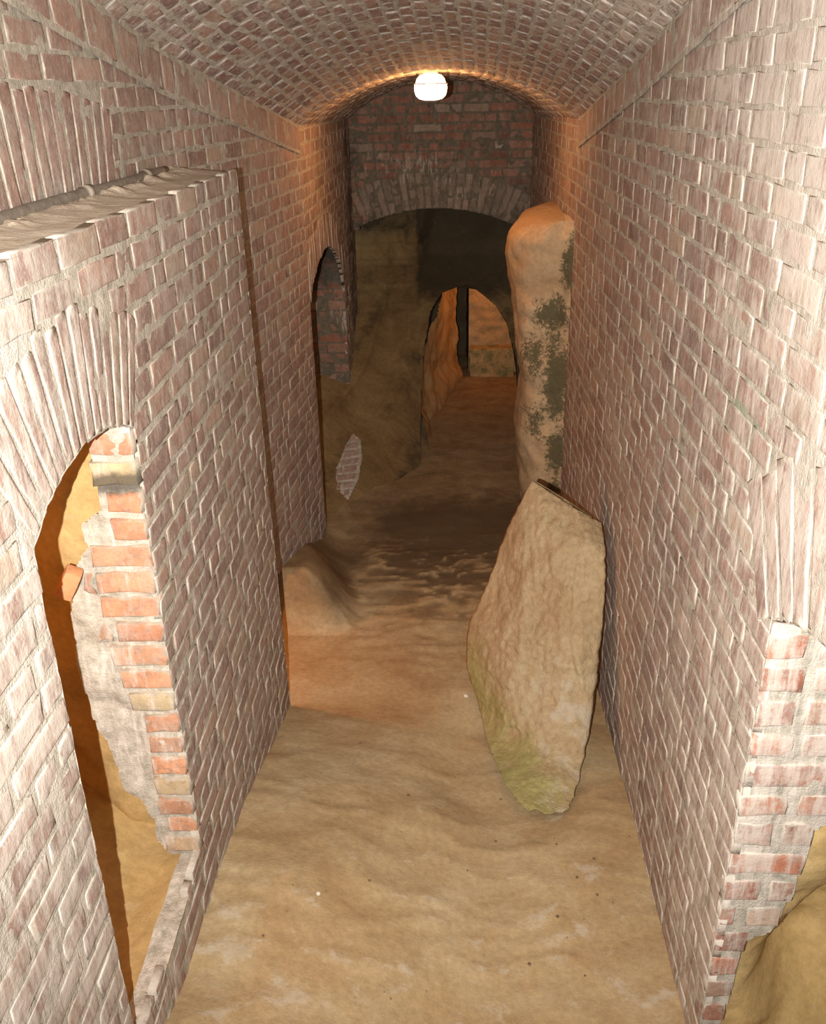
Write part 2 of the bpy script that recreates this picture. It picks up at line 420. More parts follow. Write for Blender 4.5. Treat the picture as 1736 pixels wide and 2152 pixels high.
FZ_L = [(0.5, -2.85), (2.0, -2.96), (2.3, -3.05), (2.9, -3.08), (3.3, -3.17), (3.55, -3.25), (4.6, -3.56), (5.5, -3.60), (13, -3.62)]
FZ_R = [(0.5, -3.30), (2.4, -3.38), (3.4, -3.42), (4.6, -3.56), (5.5, -3.60), (13, -3.62)]
def floor_z(x, y):
    t = sstep(-1.05, 0.35, x)
    z = lerp(y, FZ_L)*(1-t)+lerp(y, FZ_R)*t
    # rock foot under the brick wall on the left
    e = -0.83-0.10*math.sin(y*3)
    m = sstep(5.50, 5.60, y)*sstep(7.6, 6.7, y)
    z += m*(0.50-0.22*(y-5.6))*sstep(e+0.10, e-0.30, x)
    # sides of the far passage rise
    z += 0.10*sstep(7.0, 9.0, y)*sstep(-0.4, -1.0, x)
    z += 0.018*nz((x, y*1.3, 3.1), 1.6, 4)
    z -= 0.07*sstep(0, 0.5, blob((x, y, 0), (0.32, 3.95, 0), (0.55, 0.75, 1)))
    # scour ridges
    rip = sstep(4.7, 5.3, y)*sstep(7.4, 6.4, y)*sstep(-0.85, -0.6, x)
    r = 1-abs(noise.noise(Vector((x*3.6+nz((x, y, 0), 2)*0.6, y*10.5+nz((x, y, 7), 3)*0.6, 1.7))))*2
    z += rip*0.014*max(0, r)**3
    r2 = 1-abs(noise.noise(Vector((x*2.2, y*5.0+nz((x, y, 4), 1.5)*0.8, 9.7))))*2
    z += (1-rip)*0.012*max(0, r2)**2*sstep(5, 3.5, y)
    return z

def build_floor():
    mb = MB(); vs = []; fs = []
    xs = [-3.0+i*0.1 for i in range(17)]+[-1.4+0.022*i for i in range(1, 119)]+[1.25+0.1*i for i in range(6)]
    ys = []
    y = 0.6
    while y < 13.4: ys.append(y); y += 0.022+0.012*(y/6)
    for yy in ys:
        for x in xs: vs.append((x, yy, floor_z(x, yy)))
    n = len(xs)
    for j in range(len(ys)-1):
        for i in range(n-1): fs.append([j*n+i, j*n+i+1, (j+1)*n+i+1, (j+1)*n+i])
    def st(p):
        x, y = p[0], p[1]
        darken = 0.30*sstep(5.48, 5.56, y)*sstep(7.2, 6.6, y)*sstep(-0.55, -0.85, x) + 0.42*sstep(4.7, 6.5, y)*sstep(8.4, 7.0, y)*sstep(-1.0, -0.25, x) + 0.30*sstep(5.5, 7.5, y)  # browner on the left rock foot, mid floor and far end
        darken = min(0.62, darken)
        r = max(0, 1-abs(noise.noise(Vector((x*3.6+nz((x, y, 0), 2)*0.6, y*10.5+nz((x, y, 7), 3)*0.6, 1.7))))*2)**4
        darken -= 0.52*r*sstep(4.7, 5.3, y)*sstep(7.4, 6.4, y)*sstep(-0.85, -0.6, x)  # ridge crests stay lighter
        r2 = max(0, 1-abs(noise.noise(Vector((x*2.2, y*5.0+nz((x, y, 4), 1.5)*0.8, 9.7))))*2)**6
        return (0.35+0.25*sstep(3.4, 2.0, y)+0.35*r2*sstep(4.5, 3.2, y), 0.10*blob(p, (-0.2, 2.2, -3.1), (0.9, 0.8, 1)), darken, 1)
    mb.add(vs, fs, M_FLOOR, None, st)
    mb.build('floor', kind='structure')
build_floor()

# ------------------------------------------------------------------ right wall
BAND = 0.17
def right_wall():
    mb = MB()
    y0, y1 = 0.3, YE
    top = [(YE, -0.20), (YC, -0.16), (YC, SPR(YC-0.01)-BAND+0.03), (0.3, SPR(0.3)-BAND)]
    outer = [(0.3, -3.7), (YE, -3.7)]+top
    # arched opening near the camera: far jamb at y 2.2
    cx, cy, r, a0, a1 = arc3((1.1, -1.40), (2.2, -1.40), 0.16)
    op = [(2.2, -3.95), (2.2, -1.40)]+[(cx+r*math.cos(a1+(a0-a1)*i/12), cy+r*math.sin(a1+(a0-a1)*i/12)) for i in range(1, 12)]+[(1.1, -1.40), (1.1, -3.95)]
    ring = ringpoly(cx, cy, r, r+0.46, a0+0.12, a1-0.12)
    sheet(mb, wallR, outer, [op], 0.022, 0.022, M_MORTAR, 0.0040, -0.0024, stainR)
    courses(mb, wallR, outer, [op, ring], 0.0985, M_BRICK, stainR, lens=(0.30, 0.15), v0=-3.7, hgt=0.008, joint=0.015, header=0.3)
    voussoirs(mb, wallR, cx, cy, r+0.005, r+0.45, a0+0.12, a1-0.12, 15, M_BRICK, stainR)
    # back lining of the opening
    def soff(u, v, h):
        a = a1+(a0-a1)*u; return (XR(2)+v, cx+(r-h)*math.cos(a), cy+(r-h)*math.sin(a))
    sheet(mb, soff, [(0, 0), (1, 0), (1, 0.35), (0, 0.35)], [], 0.05, 0.03, M_MORTAR, 0.008, 0, stainR)
    mb.build('wall_right', kind='structure')
    # far jamb of that opening
    jb = MB()
    def jamb(u, v, h): return (u, 2.2-h, v)
    x0 = XR(2.2)
    def sj(p): return (0.86-0.4*sstep(-2.3, -2.9, p[2]), 0, 0, 1)  # salt bloom, raised further to paint in the flash's overexposed white
    o = [(x0, -1.36), (x0, -3.35), (1.02, -3.35), (1.04, -2.95), (1.05, -2.74), (1.13, -2.70), (1.16, -2.60), (1.185, -2.48), (1.20, -2.34), (1.205, -2.22), (1.33, -2.14), (1.5, -2.05), (1.5, -1.28), (1.3, -1.30), (1.1, -1.34)]
    sheet(jb, jamb, o, [], 0.02, 0.02, M_MORTAR, 0.008, -0.005, sj)
    courses(jb, jamb, o, [], 0.125, M_RED, sj, lens=(0.31, 0.15), joint=0.034, v0=-3.3, hgt=0.008)
    jb.build('wall_right_jamb', kind='structure')
    # rock behind and beside the jamb
    rk = MB()
    def rock(u, v, h):
        d = 0.30*math.exp(-(((u-1.42)/0.22)**2+((v+2.95)/0.32)**2)**1.6)
        return (u, 2.26+d-h, v)
    sheet(rk, rock, [(0.96, -3.6), (2.2, -3.6), (2.2, -1.0), (0.96, -1.0)], [], 0.02, 0.02, M_NICHE, 0.05, 0.0, lambda p: (0.5+0.3*blob(p, (1.2, 2.3, -2.75), (0.3, 1, 0.3)), 0, 0.30*blob(p, (1.35, 2.3, -2.35), (0.3, 1, 0.25)), 1), ns=3)
    def side(u, v, h): return (2.1-h, u, v)
    sheet(rk, side, [(0.4, -3.6), (2.4, -3.6), (2.4, -1.0), (0.4, -1.0)], [], 0.1, 0.1, M_NICHE, 0.05, 0.0, nostain, ns=3)
    def roof(u, v, h): return (u, v, -1.15-h)
    sheet(rk, roof, [(1.0, 0.4), (2.2, 0.4), (2.2, 2.4), (1.0, 2.4)], [], 0.1, 0.1, M_NICHE, 0.05, 0.0, nostain, ns=3)
    rk.build('wall_right_niche', kind='structure')
right_wall()

# ------------------------------------------------------------------ left: wall in front with its ledge and arch
XF = -1.0
def wallF(u, v, h): return (XF+h, u, v)
LT = -0.335
def stainF(p):
    salt = 0.42+0.42*sstep(2.9, 1.6, p[1])+0.10*sstep(-0.7, -0.35, p[2])
    return (salt, 0.0, 0.06*sstep(3.5, 4.5, p[1]), 1)
def front_wall():
    mb = MB()
    outer = [(0.3, -3.75), (4.61, -3.75), (4.61, LT+0.006), (0.3, LT+0.006)]
    near = [(1.82, -2.80), (1.835, -2.26), (1.852, -1.79), (1.868, -1.44), (1.873, -1.18), (1.89, -0.99)]
    far = [(2.70, -0.98), (2.66, -1.3), (2.64, -1.9), (2.66, -2.4), (2.64, -2.80)]
    cx, cy, r, a0, a1 = arc3((1.89, -0.99), (2.70, -0.98), 0.11)
    arch = [(cx+r*math.cos(a0+(a1-a0)*i/12), cy+r*math.sin(a0+(a1-a0)*i/12)) for i in range(1, 12)]
    # sill drops slightly towards the camera
    op = near+arch+far+[(2.3, -2.81)]
    R1 = r+0.37
    ring = ringpoly(cx, cy, r, R1, a0-0.02, a1+0.02)
    sheet(mb, wallF, outer, [op], 0.02, 0.02, M_MORTAR, 0.0040, -0.0024, stainF)
    courses(mb, wallF, outer, [op, ring], 0.0975, M_BRICK, stainF, lens=(0.30, 0.15), v0=LT-35*0.0975, joint=0.020, header=0.3, hgt=0.008)
    voussoirs(mb, wallF, cx, cy, r+0.005, R1, a0-0.02, a1+0.02, 15, M_BRICK, stainF, joint=0.015)
    # thickness: end, back, near jamb, soffit, sill
    def endf(u, v, h): return (u, 4.61+h, v)
    e = [(XF, -3.75), (XL(4.6)-0.02, -3.75), (XL(4.6)-0.02, LT), (XF, LT)]
    sheet(mb, endf, e, [], 0.04, 0.04, M_MORTAR, 0.006, -0.004, stainF)
    courses(mb, endf, e, [], 0.0975, M_BRICK, stainF, v0=-3.75)
    def nj(u, v, h): return (XF-u, lerp(v, [(a[1], a[0]) for a in near])+h, v)
    sheet(mb, nj, [(0, -2.85), (0.32, -2.85), (0.32, -0.97), (0, -0.97)], [], 0.03, 0.03, M_MORTAR, 0.01, -0.006, stainF)
    def soff(u, v, h):
        a = a0+(a1-a0)*u; return (XF-v, cx+(r-h)*math.cos(a), cy+(r-h)*math.sin(a))
    sheet(mb, soff, [(0, 0), (1, 0), (1, 0.32), (0, 0.32)], [], 0.05, 0.03, M_MORTAR, 0.01, -0.006, stainF)
    sheet(mb, lambda u, v, h: (v, u, -2.797+h), [(1.80, XF-0.09), (2.66, XF-0.09), (2.66, XF+0.001), (1.80, XF+0.001)], [], 0.02, 0.02, M_MORTAR, 0.012, 0.0, stainF)
    mb.build('wall_left_front', kind='structure')
    # brick jamb at the far side of the opening, ragged towards the rock
    jb = MB()
    def jamb(u, v, h): return (u, 2.655+0.02*(v+1.8)*0-h, v)
    sj = lambda p: (0.42+0.3*blob(p, (-1.2, 2.65, -2.2), (0.2, 1, 0.9)), 0.30*blob(p, (-1.1, 2.65, -0.95), (0.2, 1, 0.12)), 1.1*blob(p, (-1.1, 2.65, -1.14), (0.4, 1, 0.08))+0.15*blob(p, (-1.25, 2.65, -2.5), (0.15, 1, 0.3)), 1)
    rag = [(XF-0.005, -0.93), (XF-0.005, -2.80), (-1.13, -2.81), (-1.185, -2.74), (-1.17, -2.62), (-1.205, -2.53), (-1.27, -2.45), (-1.285, -2.30), (-1.335, -2.09), (-1.345, -1.87),
           (-1.33, -1.65), (-1.29, -1.52), (-1.27, -1.45), (-1.22, -1.38), (-1.23, -1.30), (-1.15, -1.24), (-1.14, -1.1), (-1.15, -1.0), (-1.10, -0.92)]
    sheet(jb, jamb, rag, [], 0.012, 0.012, M_MORTAR, 0.016, 0.001, sj, ns=8)
    rag2 = [(XF, -0.97), (XF, -2.80), (-1.12, -2.80), (-1.15, -2.72), (-1.14, -2.5), (-1.13, -2.1), (-1.22, -2.0), (-1.25, -1.8), (-1.24, -1.6), (-1.27, -1.5), (-1.25, -1.42), (-1.16, -1.35), (-1.15, -0.97)]
    v = -2.79; k = 0
    while v < -0.99:
        for a, b in spans(v+0.048, rag2):
            # the corner brick, sometimes a header with a second piece beside it
            x = b
            cut = random.choice((0.17, 0.19, 0.12, 0.21))
            L = min(cut, b-a)
            brick(jb, jamb, [(x-L, v+0.01), (x-0.002, v+0.01), (x-0.002, v+0.088), (x-L, v+0.088)], random.uniform(0.008, 0.022), M_FRESH, sj)
            if b-a-L > 0.05 and random.random() < 0.45:
                brick(jb, jamb, [(a, v+0.012), (x-L-0.02, v+0.01), (x-L-0.02, v+0.088), (a+0.01, v+0.084)], random.uniform(0.0, 0.012), M_FRESH, sj, jit=0.007)
        v += 0.102; k += 1
    jb.build('wall_left_jamb', kind='structure')
    # rock of the niche
    rk = MB()
    sr = lambda p: (0.4, 0, 0.25*blob(p, (-1.55, 2.9, -1.7), (0.35, 1, 0.5)), 1)
    def back(u, v, h): return (u, 2.74+0.5*sstep(-1.2, -1.9, u)*0.4+0.10*sstep(-1.0, -2.5, v)-h, v)
    sheet(rk, back, [(-2.6, -2.95), (-1.04, -2.95), (-1.04, -0.4), (-2.6, -0.4)], [], 0.025, 0.025, M_NICHE, 0.045, 0.0, sr, ns=3.2)
    def left(u, v, h): return (-2.55+h, u, v)
    sheet(rk, left, [(0.4, -2.95), (3.2, -2.95), (3.2, -0.4), (0.4, -0.4)], [], 0.08, 0.08, M_NICHE, 0.06, 0.0, sr, ns=3)
    def front(u, v, h): return (u, 0.6+h, v)
    sheet(rk, front, [(-2.6, -2.95), (-1.28, -2.95), (-1.28, -0.4), (-2.6, -0.4)], [], 0.08, 0.08, M_NICHE, 0.06, 0.0, sr, ns=3)
    def roof(u, v, h): return (u, v, -0.72-h)
    sheet(rk, roof, [(-2.6, 0.4), (-1.3, 0.4), (-1.3, 3.1), (-2.6, 3.1)], [], 0.08, 0.08, M_NICHE, 0.06, 0.0, sr, ns=3)
    rk.build('wall_left_niche', kind='structure')
    nf = MB()
    def nfl(u, v, h):
        z = -2.83-0.04*sstep(-1.05, -1.3, u)+0.22*sstep(-1.15, -1.7, u)*sstep(2.3, 2.75, v)
        return (u, v, z+h)
    sheet(nf, nfl, [(-2.6, 0.4), (XF-0.006, 0.4), (XF-0.006, 3.0), (-2.6, 3.0)], [], 0.025, 0.025, M_NICHE, 0.018, 0.0, sr, ns=4)
    nf.build('floor_niche', kind='structure')
    # dusty top of the wall
    lg = MB()
    def top(u, v, h): return (u, v, LT+h+0.02*sstep(-1.05, -1.3, u)*(1+0.4*nz((u, v, 2), 6))+0.03*sstep(-1.12, -1.24, u)*max(0, nz((u, v, 5), 12, 5)))
    sheet(lg, top, [(XF+0.002, 0.3), (XF+0.002, 4.605), (XL(4.5)-0.02, 4.605), (-1.33, 0.3)], [], 0.016, 0.016, M_DUST, 0.004, 0.007, lambda p: (0.6, 0, 0, 1), ns=7)
    lg.build('trim_1', kind='structure')
front_wall()

# ------------------------------------------------------------------ left main wall (behind the ledge, then down the gallery) and its side passage
JY = 5.50; JZ = -2.05
def side_arch():
    pts = [(6.98, -1.50), (7.13, -1.385), (7.4, -1.31), (7.68, -1.262), (8.0, -1.235), (8.3, -1.25), (8.65, -1.34), (8.94, -1.476), (9.2, -1.66), (9.32, -1.82)]
    return pts
def left_wall():
    mb = MB()
    outer = [(0.3, -0.42), (4.3, -0.42), (4.3, JZ+0.12), (4.9, JZ+0.10), (5.25, JZ+0.04), (JY, JZ-0.06), (JY, -3.06), (5.62, -3.10), (6.0, -3.22), (6.6, -3.42), (YC, -3.5), (YC, SPR(YC-0.01)-BAND+0.02), (0.3, SPR(0.3)-BAND)]
    cx, cy, r, a0, a1 = arc3((1.9, -0.62), (3.70, -0.42), 0.16)
    ring = ringpoly(cx, cy, r, r+0.42, a0, a1)
    sheet(mb, wallL, outer, [], 0.022, 0.022, M_MORTAR, 0.0040, -0.0024, stainL)
    courses(mb, wallL, outer, [ring], 0.0965, M_BRICK, stainL, v0=-3.60, hgt=0.008, joint=0.015, header=0.4)
    voussoirs(mb, wallL, cx, cy, r, r+0.40, a0, a1, 22, M_BRICK, stainL, joint=0.018)
    mb.build('wall_left', kind='structure')
    # jamb of the side passage and its lining
    jb = MB()
    def jamb(u, v, h): return (u, JY-h, v)
    o = [(XL(JY)-0.003, -3.05), (XL(JY)-0.003, JZ), (-1.9, JZ), (-1.9, -3.05)]
    sj = lambda p: (0.35, 0, 0, 1)
    sheet(jb, jamb, o, [], 0.03, 0.03, M_MORTAR, 0.008, 0.0, sj)
    courses(jb, jamb, o, [], 0.0965, M_FRESH, sj, lens=(0.3, 0.15), v0=-3.05)
    jb.build('wall_left_passage_jamb', kind='structure')
    rk = MB()
    for fn, o in (
        (lambda u, v, h: (u, JY+0.03-h, v), [(-2.9, -3.75), (XL(JY)-0.02, -3.75), (XL(JY)-0.02, -1.8), (-2.9, -1.8)]),
        (lambda u, v, h: (-2.85+h, u, v), [(3.0, -3.7), (5.6, -3.7), (5.6, -1.6), (3.0, -1.6)]),
        (lambda u, v, h: (u, 3.1+h, v), [(-2.9, -3.7), (-1.28, -3.7), (-1.28, -1.6), (-2.9, -1.6)]),
        (lambda u, v, h: (u, v, -1.85-h), [(-2.9, 3.0), (XL(JY)-0.01, 3.0), (XL(JY)-0.01, 5.6), (-2.9, 5.6)])):
        sheet(rk, fn, o, [], 0.06, 0.06, M_ROCK, 0.05, 0.0, nostain, ns=3)
    rk.build('wall_left_passage', kind='structure')
    # level stretch with the second arch
    lv = MB()
    sa = side_arch()
    o2 = [(YC, -3.5), (6.98, -3.5)]+sa+[(9.32, -2.98), (YE, -2.98), (YE, -0.20), (YC, -0.16)]
    def sv(p): return (0.45, 0.15*sstep(9.4, 10.3, p[1]), 0.10+0.55*sstep(9.2, 10.2, p[1])*sstep(0.2, -0.5, p[2]), 1)
    sheet(lv, wallL, o2, [], 0.03, 0.025, M_MORTAR, 0.0040, -0.0024, sv)
    ro = [(a[0], a[1]+0.30) for a in sa]
    rg = [(6.98, -1.52)]+[(6.98, -1.2)]+ro[1:]+list(reversed(sa))
    courses(lv, wallL, o2, [rg], 0.0965, M_BRICK, sv, v0=-3.6, hgt=0.008)
    n = 26
    for k in range(n):
        y0 = 6.99+(9.3-6.99)*k/n; y1 = 6.99+(9.3-6.99)*(k+1)/n
        z0 = lerp(y0, sa); z1 = lerp(y1, sa); tp = 0.30
        brick(lv, wallL, [(y0+0.01, z0), (y1-0.01, z1), (y1-0.01, z1+tp), (y0+0.01, z0+tp)], random.uniform(0, 0.008), M_BRICK, sv)
    lv.build('wall_left_level', kind='structure')
    # chamber behind the second arch
    ch = MB()
    XLc = XL(9.3)
    def j2(u, v, h): return (u, 9.32-h, v)
    oj = [(XLc, -2.96), (XLc, -1.1), (-1.8, -1.1), (-1.8, -2.96)]
    s2 = lambda p: (0.05+0.8*blob(p, (-1.05, 9.3, -2.15), (0.25, 1, 0.25)), 0.35*blob(p, (-1.2, 9.3, -1.75), (0.5, 1, 0.3)), 0.45*sstep(-2.0, -1.6, p[2])+0.28, 1)
    sheet(ch, j2, oj, [], 0.03, 0.03, M_MORTAR_OLD, 0.008, 0.0, s2)
    courses(ch, j2, oj, [], 0.112, M_RED_OLD, s2, lens=(0.3, 0.15), v0=-2.96, joint=0.014)
    ch.build('wall_left_arch_jamb', kind='structure')
    cr = MB()
    for fn, o in (
        (lambda u, v, h: (-2.0+h, u, v), [(6.8, -3.7), (9.5, -3.7), (9.5, -0.9), (6.8, -0.9)]),
        (lambda u, v, h: (u, YC+0.03+h, v), [(-2.1, -3.7), (XL(YC)-0.01, -3.7), (XL(YC)-0.01, -1.0), (-2.1, -1.0)]),
        (lambda u, v, h: (u, v, -1.05-h), [(-2.1, 6.9), (XL(8)-0.02, 6.9), (XL(8)-0.02, 9.4), (-2.1, 9.4)])):
        sheet(cr, fn, o, [], 0.06, 0.06, M_ROCK, 0.05, 0.0, lambda p: (0.3, 0, 0.2, 1), ns=3)
    cr.build('wall_left_chamber', kind='structure')
left_wall()

# ------------------------------------------------------------------ bands under the vault
def bands():
    for nm, wf, st in (('trim_2', wallL, stainL), ('trim_3', wallR, stainR)):
        mb = MB()
        def fn(u, v, h): return wf(u, v+SPR(min(u, YC-0.01)), h)
        sheet(mb, fn, [(0.3, -BAND-0.02), (YC, -BAND-0.02), (YC, 0.02), (0.3, 0.02)], [], 0.03, 0.02, M_MORTAR, 0.006, 0.010, st)
        u = 0.3
        while u < YC-0.02:
            e = min(YC, u+random.choice((0.15, 0.30, 0.31, 0.16, 0.29)))
            brick(mb, fn, [(u+0.006, -BAND+0.004), (e-0.006, -BAND+0.004), (e-0.006, -0.012), (u+0.006, -0.012)], random.uniform(0.011, 0.0135), M_BAND, st)
            u = e
        mb.build(nm, kind='structure')
bands()

# ------------------------------------------------------------------ vaults
def vault(name, y0, y1, spring, rise_k, cu, cl, mt, st, joint):
    mb = MB()
    def arcp(y):
        xl, xr, zs = XL(y), XR(y), spring(y); w = (xr-xl)/2; rise = rise_k
        r = (w*w+rise*rise)/(2*rise); return (xl+xr)/2, zs+rise-r, r, math.asin(min(1, w/r))
    def fn(u, v, h):
        cx, cz, r, A = arcp(v); a = u*A
        return (cx+(r-h)*math.sin(a), v, cz+(r-h)*math.cos(a))
    cx, cz, r, A = arcp((y0+y1)/2); arc = 2*A*r
    du = 2.0/(arc/0.025)
    sheet(mb, fn, [(-1, y0), (1, y0), (1, y1), (-1, y1)], [], du, 0.028, M_MORTAR, 0.005, -0.0026, st)
    n = int(arc/cu)
    for k in range(n):
        a0 = -1+2*k/n; a1 = -1+2*(k+1)/n; g = joint/arc
        v = y0-random.uniform(0, cl)
        while v < y1:
            L = cl*random.uniform(0.9, 1.1); e = min(v+L, y1); s = max(v, y0)
            if e-s > 0.03:
                brick(mb, fn, [(a0+g, s+joint/2), (a0+g, e-joint/2), (a1-g, e-joint/2), (a1-g, s+joint/2)], random.uniform(-0.002, 0.004), mt, st, jit=0.004)
            v += L
    mb.build(name, kind='structure')
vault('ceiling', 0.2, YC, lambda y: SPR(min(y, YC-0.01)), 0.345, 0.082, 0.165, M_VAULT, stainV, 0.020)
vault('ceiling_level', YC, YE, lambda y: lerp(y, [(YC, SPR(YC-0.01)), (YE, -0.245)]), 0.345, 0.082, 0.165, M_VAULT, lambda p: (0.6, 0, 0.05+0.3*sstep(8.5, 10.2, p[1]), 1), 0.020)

# ------------------------------------------------------------------ end wall with its relieving arch
def end_wall():
    mb = MB()
    def fn(u, v, h): return (u, YE-h, v)
    cx, cy, r, a0, a1 = arc3((-1.0, -1.41), (1.02, -1.50), 0.26)
    arch = [(cx+r*math.cos(a0+(a1-a0)*i/16), cy+r*math.sin(a0+(a1-a0)*i/16)) for i in range(17)]
    vx, vy, vr, b0, b1 = arc3((-1.03, -0.25), (1.03, -0.25), 0.37)
    vt = [(vx+vr*math.cos(b1+(b0-b1)*i/16), vy+vr*math.sin(b1+(b0-b1)*i/16)) for i in range(17)]
    outer = arch+[(1.03, -1.5)]+vt+[(-1.03, -1.41)]
    ring = ringpoly(cx, cy, r, r+0.40, a0-0.1, a1+0.1)
    def st(p):
        salt = 0.22+0.45*blob(p, (-0.3, YE, -0.72), (0.75, 1, 0.28))+0.3*blob(p, (0.1, YE, -1.0), (0.7, 1, 0.3))
        darken = 0.32+0.3*sstep(-1.15, -1.4, p[2])+0.25*sstep(0.75, 1.0, p[0])*sstep(-0.7, -1.2, p[2])+0.22*sstep(-0.75, -1.0, p[0])  # dark tone grows at the bottom and towards both sides
        return (salt, 0.35*blob(p, (-0.2, YE, -0.95), (0.9, 1, 0.35))+0.25*sstep(-0.85, -1, p[0]), darken, 1)
    sheet(mb, fn, outer, [], 0.022, 0.022, M_MORTAR_OLD, 0.009, -0.001, st)
    courses(mb, fn, outer, [ring], 0.094, M_RED_OLD, st, v0=-1.52, hgt=0.012, joint=0.018, header=0.45)
    voussoirs(mb, fn, cx, cy, r+0.004, r+0.39, a0-0.02, a1+0.02, 25, M_ARCH, st, split=0.35, joint=0.022, hgt=0.012)
    def soff(u, v, h):
        a = a0+(a1-a0)*u; return (cx+(r-h)*math.cos(a), YE+v, cy+(r-h)*math.sin(a))
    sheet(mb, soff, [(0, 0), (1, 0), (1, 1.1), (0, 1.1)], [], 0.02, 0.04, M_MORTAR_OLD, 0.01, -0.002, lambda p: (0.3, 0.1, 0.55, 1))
    mb.build('wall_end', kind='structure')
end_wall()

# hewn rock below the end wall, with the low passage cut through it
def rock_base(x): return lerp(x, [(-1.6, 6.6), (-1.1, 7.25), (-0.84, 7.75), (-0.24, 8.75), (0.3, 9.0), (0.9, 8.6), (1.4, 8.5)])
def rock_y(x, z):
    t = max(0.0, min(1.0, (z+3.6)/1.75)); b = rock_base(x); return b+(11.3-b)*t**0.75
OPEN = [(-0.236, -3.80), (-0.250, -3.376), (-0.231, -3.013), (-0.205, -2.684), (-0.137, -2.378), (0.009, -2.219), (0.184, -2.167), (0.416, -2.194),
        (0.639, -2.34), (0.771, -2.518), (0.836, -2.771), (0.852, -3.085), (0.83, -3.40), (0.82, -3.80)]
def tunnel():
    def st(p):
        darken = 0.10+0.75*max(0, noise.noise(Vector(((p[0]*0.80-p[2]*0.60)*3.2, 1.0, (p[0]*0.62+p[2]*0.78)*0.8))))
        darken = max(darken, 1.0*sstep(-0.42, -0.22, p[0]-0.10*(p[2]+2))*sstep(-2.45, -2.10, p[2]))  # dark tone over the upper right part of the rock
        darken += 0.55*sstep(-1.75, -1.45, p[2]) + 0.30*sstep(-2.2, -2.6, p[2])*sstep(-0.75, -0.35, p[0]) + 0.25*sstep(0.6, 0.9, p[0])  # darker at the top, around the opening and at the right edge
        return (0.25, 0.30*blob(p, (-0.95, 10, -1.9), (0.3, 5, 0.8))+0.25*blob(p, (-0.5, 9.5, -3.0), (0.35, 3, 0.6)), min(0.95, darken), 1)
    mb = MB()
    def fn(u, v, h):
        # long pick grooves running down to the left
        s = (u*0.62+v*0.78)
        t_ = u*0.80-v*0.60
        rg = 1-abs(noise.noise(Vector((t_*3.4+0.4*noise.noise(Vector((u*2, v*2, 3))), 0.5, s*0.7))))*2
        gr = (0.20*noise.noise(Vector((t_*2.2, 0.5, s*0.5)))-0.12*max(0, rg)**2)*sstep(-2.0, -2.5, v)*sstep(-3.6, -3.3, v)
        # squared blocks in the upper left
        bl = 0
        if u < -0.25 and v > -2.35:
            row = math.floor((v+2.35)/0.21); k = math.floor((u+1+0.17*(row % 2))/0.36)
            bl = 0.07*noise.noise(Vector((row*3.7, k*5.1, 0.4)))
            fv = ((v+2.35)/0.21) % 1; fu = ((u+1+0.17*(row % 2))/0.36) % 1
            if fv < 0.12 or fu < 0.07: bl += 0.03
        step = 0.16*sstep(-0.42+0.25*(v+2.0), -0.18+0.25*(v+2.0), u)*sstep(-2.4, -1.9, v)
        return (u, rock_y(u, v)+gr+step+bl-h, v)
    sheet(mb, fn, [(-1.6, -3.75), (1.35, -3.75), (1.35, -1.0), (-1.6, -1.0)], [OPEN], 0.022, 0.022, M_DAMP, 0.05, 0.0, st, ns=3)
    # throat of the passage
    pts = OPEN[:]; n = 24
    dense = []
    for a, b in zip(pts, pts[1:]):
        for k in range(4): dense.append((a[0]+(b[0]-a[0])*k/4, a[1]+(b[1]-a[1])*k/4))
    dense.append(pts[-1])
    vs = []; fs = []; m_ = 10
    for j in range(m_+1):
        t = j/m_
        for (x, z) in dense:
            y0 = rock_y(x, z); y1 = y0+0.42
            k = sstep(0, 1, t)
            gx = x+(-0.05 if x < 0.3 else 0.06)*k
            zz = z+0.05*k
            p = (gx, y0+(y1-y0)*t, zz)
            d = 0.03*nz(p, 3)*min(1, t*4)
            vs.append((p[0]+d, p[1], p[2]+d))
    w = len(dense)
    for j in range(m_):
        for i in range(w-1): fs.append([j*w+i, j*w+i+1, (j+1)*w+i+1, (j+1)*w+i])
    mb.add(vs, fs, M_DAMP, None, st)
    mb.build('wall_rock_end', kind='structure')
    ch = MB()
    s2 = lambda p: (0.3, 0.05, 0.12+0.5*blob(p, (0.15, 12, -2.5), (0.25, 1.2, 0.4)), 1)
    def linner(u, v, h): return (lerp(u, [(8.9, -0.30), (10.2, -0.26), (11.2, -0.02), (12.2, 0.19)])+0.12*sstep(-3.2, -3.6, v)+h, u, v)
    sheet(ch, linner, [(9.0, -3.7), (12.2, -3.7), (12.2, -1.6), (11.75, -1.6), (11.45, -2.1), (11.2, -2.35), (9.9, -3.0)], [], 0.04, 0.04, M_ROCK, 0.06, 0.0, s2, ns=3)
    sheet(ch, lambda u, v, h: (1.25-h, u, v), [(9.0, -3.7), (13.3, -3.7), (13.3, -1.6), (11.3, -1.6), (10.6, -2.3), (9.6, -3.2)], [], 0.05, 0.05, M_ROCK, 0.05, 0.0, s2, ns=3)
    sheet(ch, lambda u, v, h: (u, v, -1.72-h), [(-0.4, 11.5), (1.4, 11.5), (1.4, 13.4), (-0.4, 13.4)], [], 0.06, 0.06, M_ROCK, 0.04, 0.0, s2, ns=3)
    sheet(ch, lambda u, v, h: (u, 13.3-h, v), [(-0.4, -3.75), (0.6, -3.75), (0.6, -1.6), (-0.4, -1.6)], [], 0.06, 0.06, M_ROCK, 0.04, 0.0, lambda p: (0, 0, 0.95, 1), ns=3)  # back of the dark slot: its shade is painted in near-black
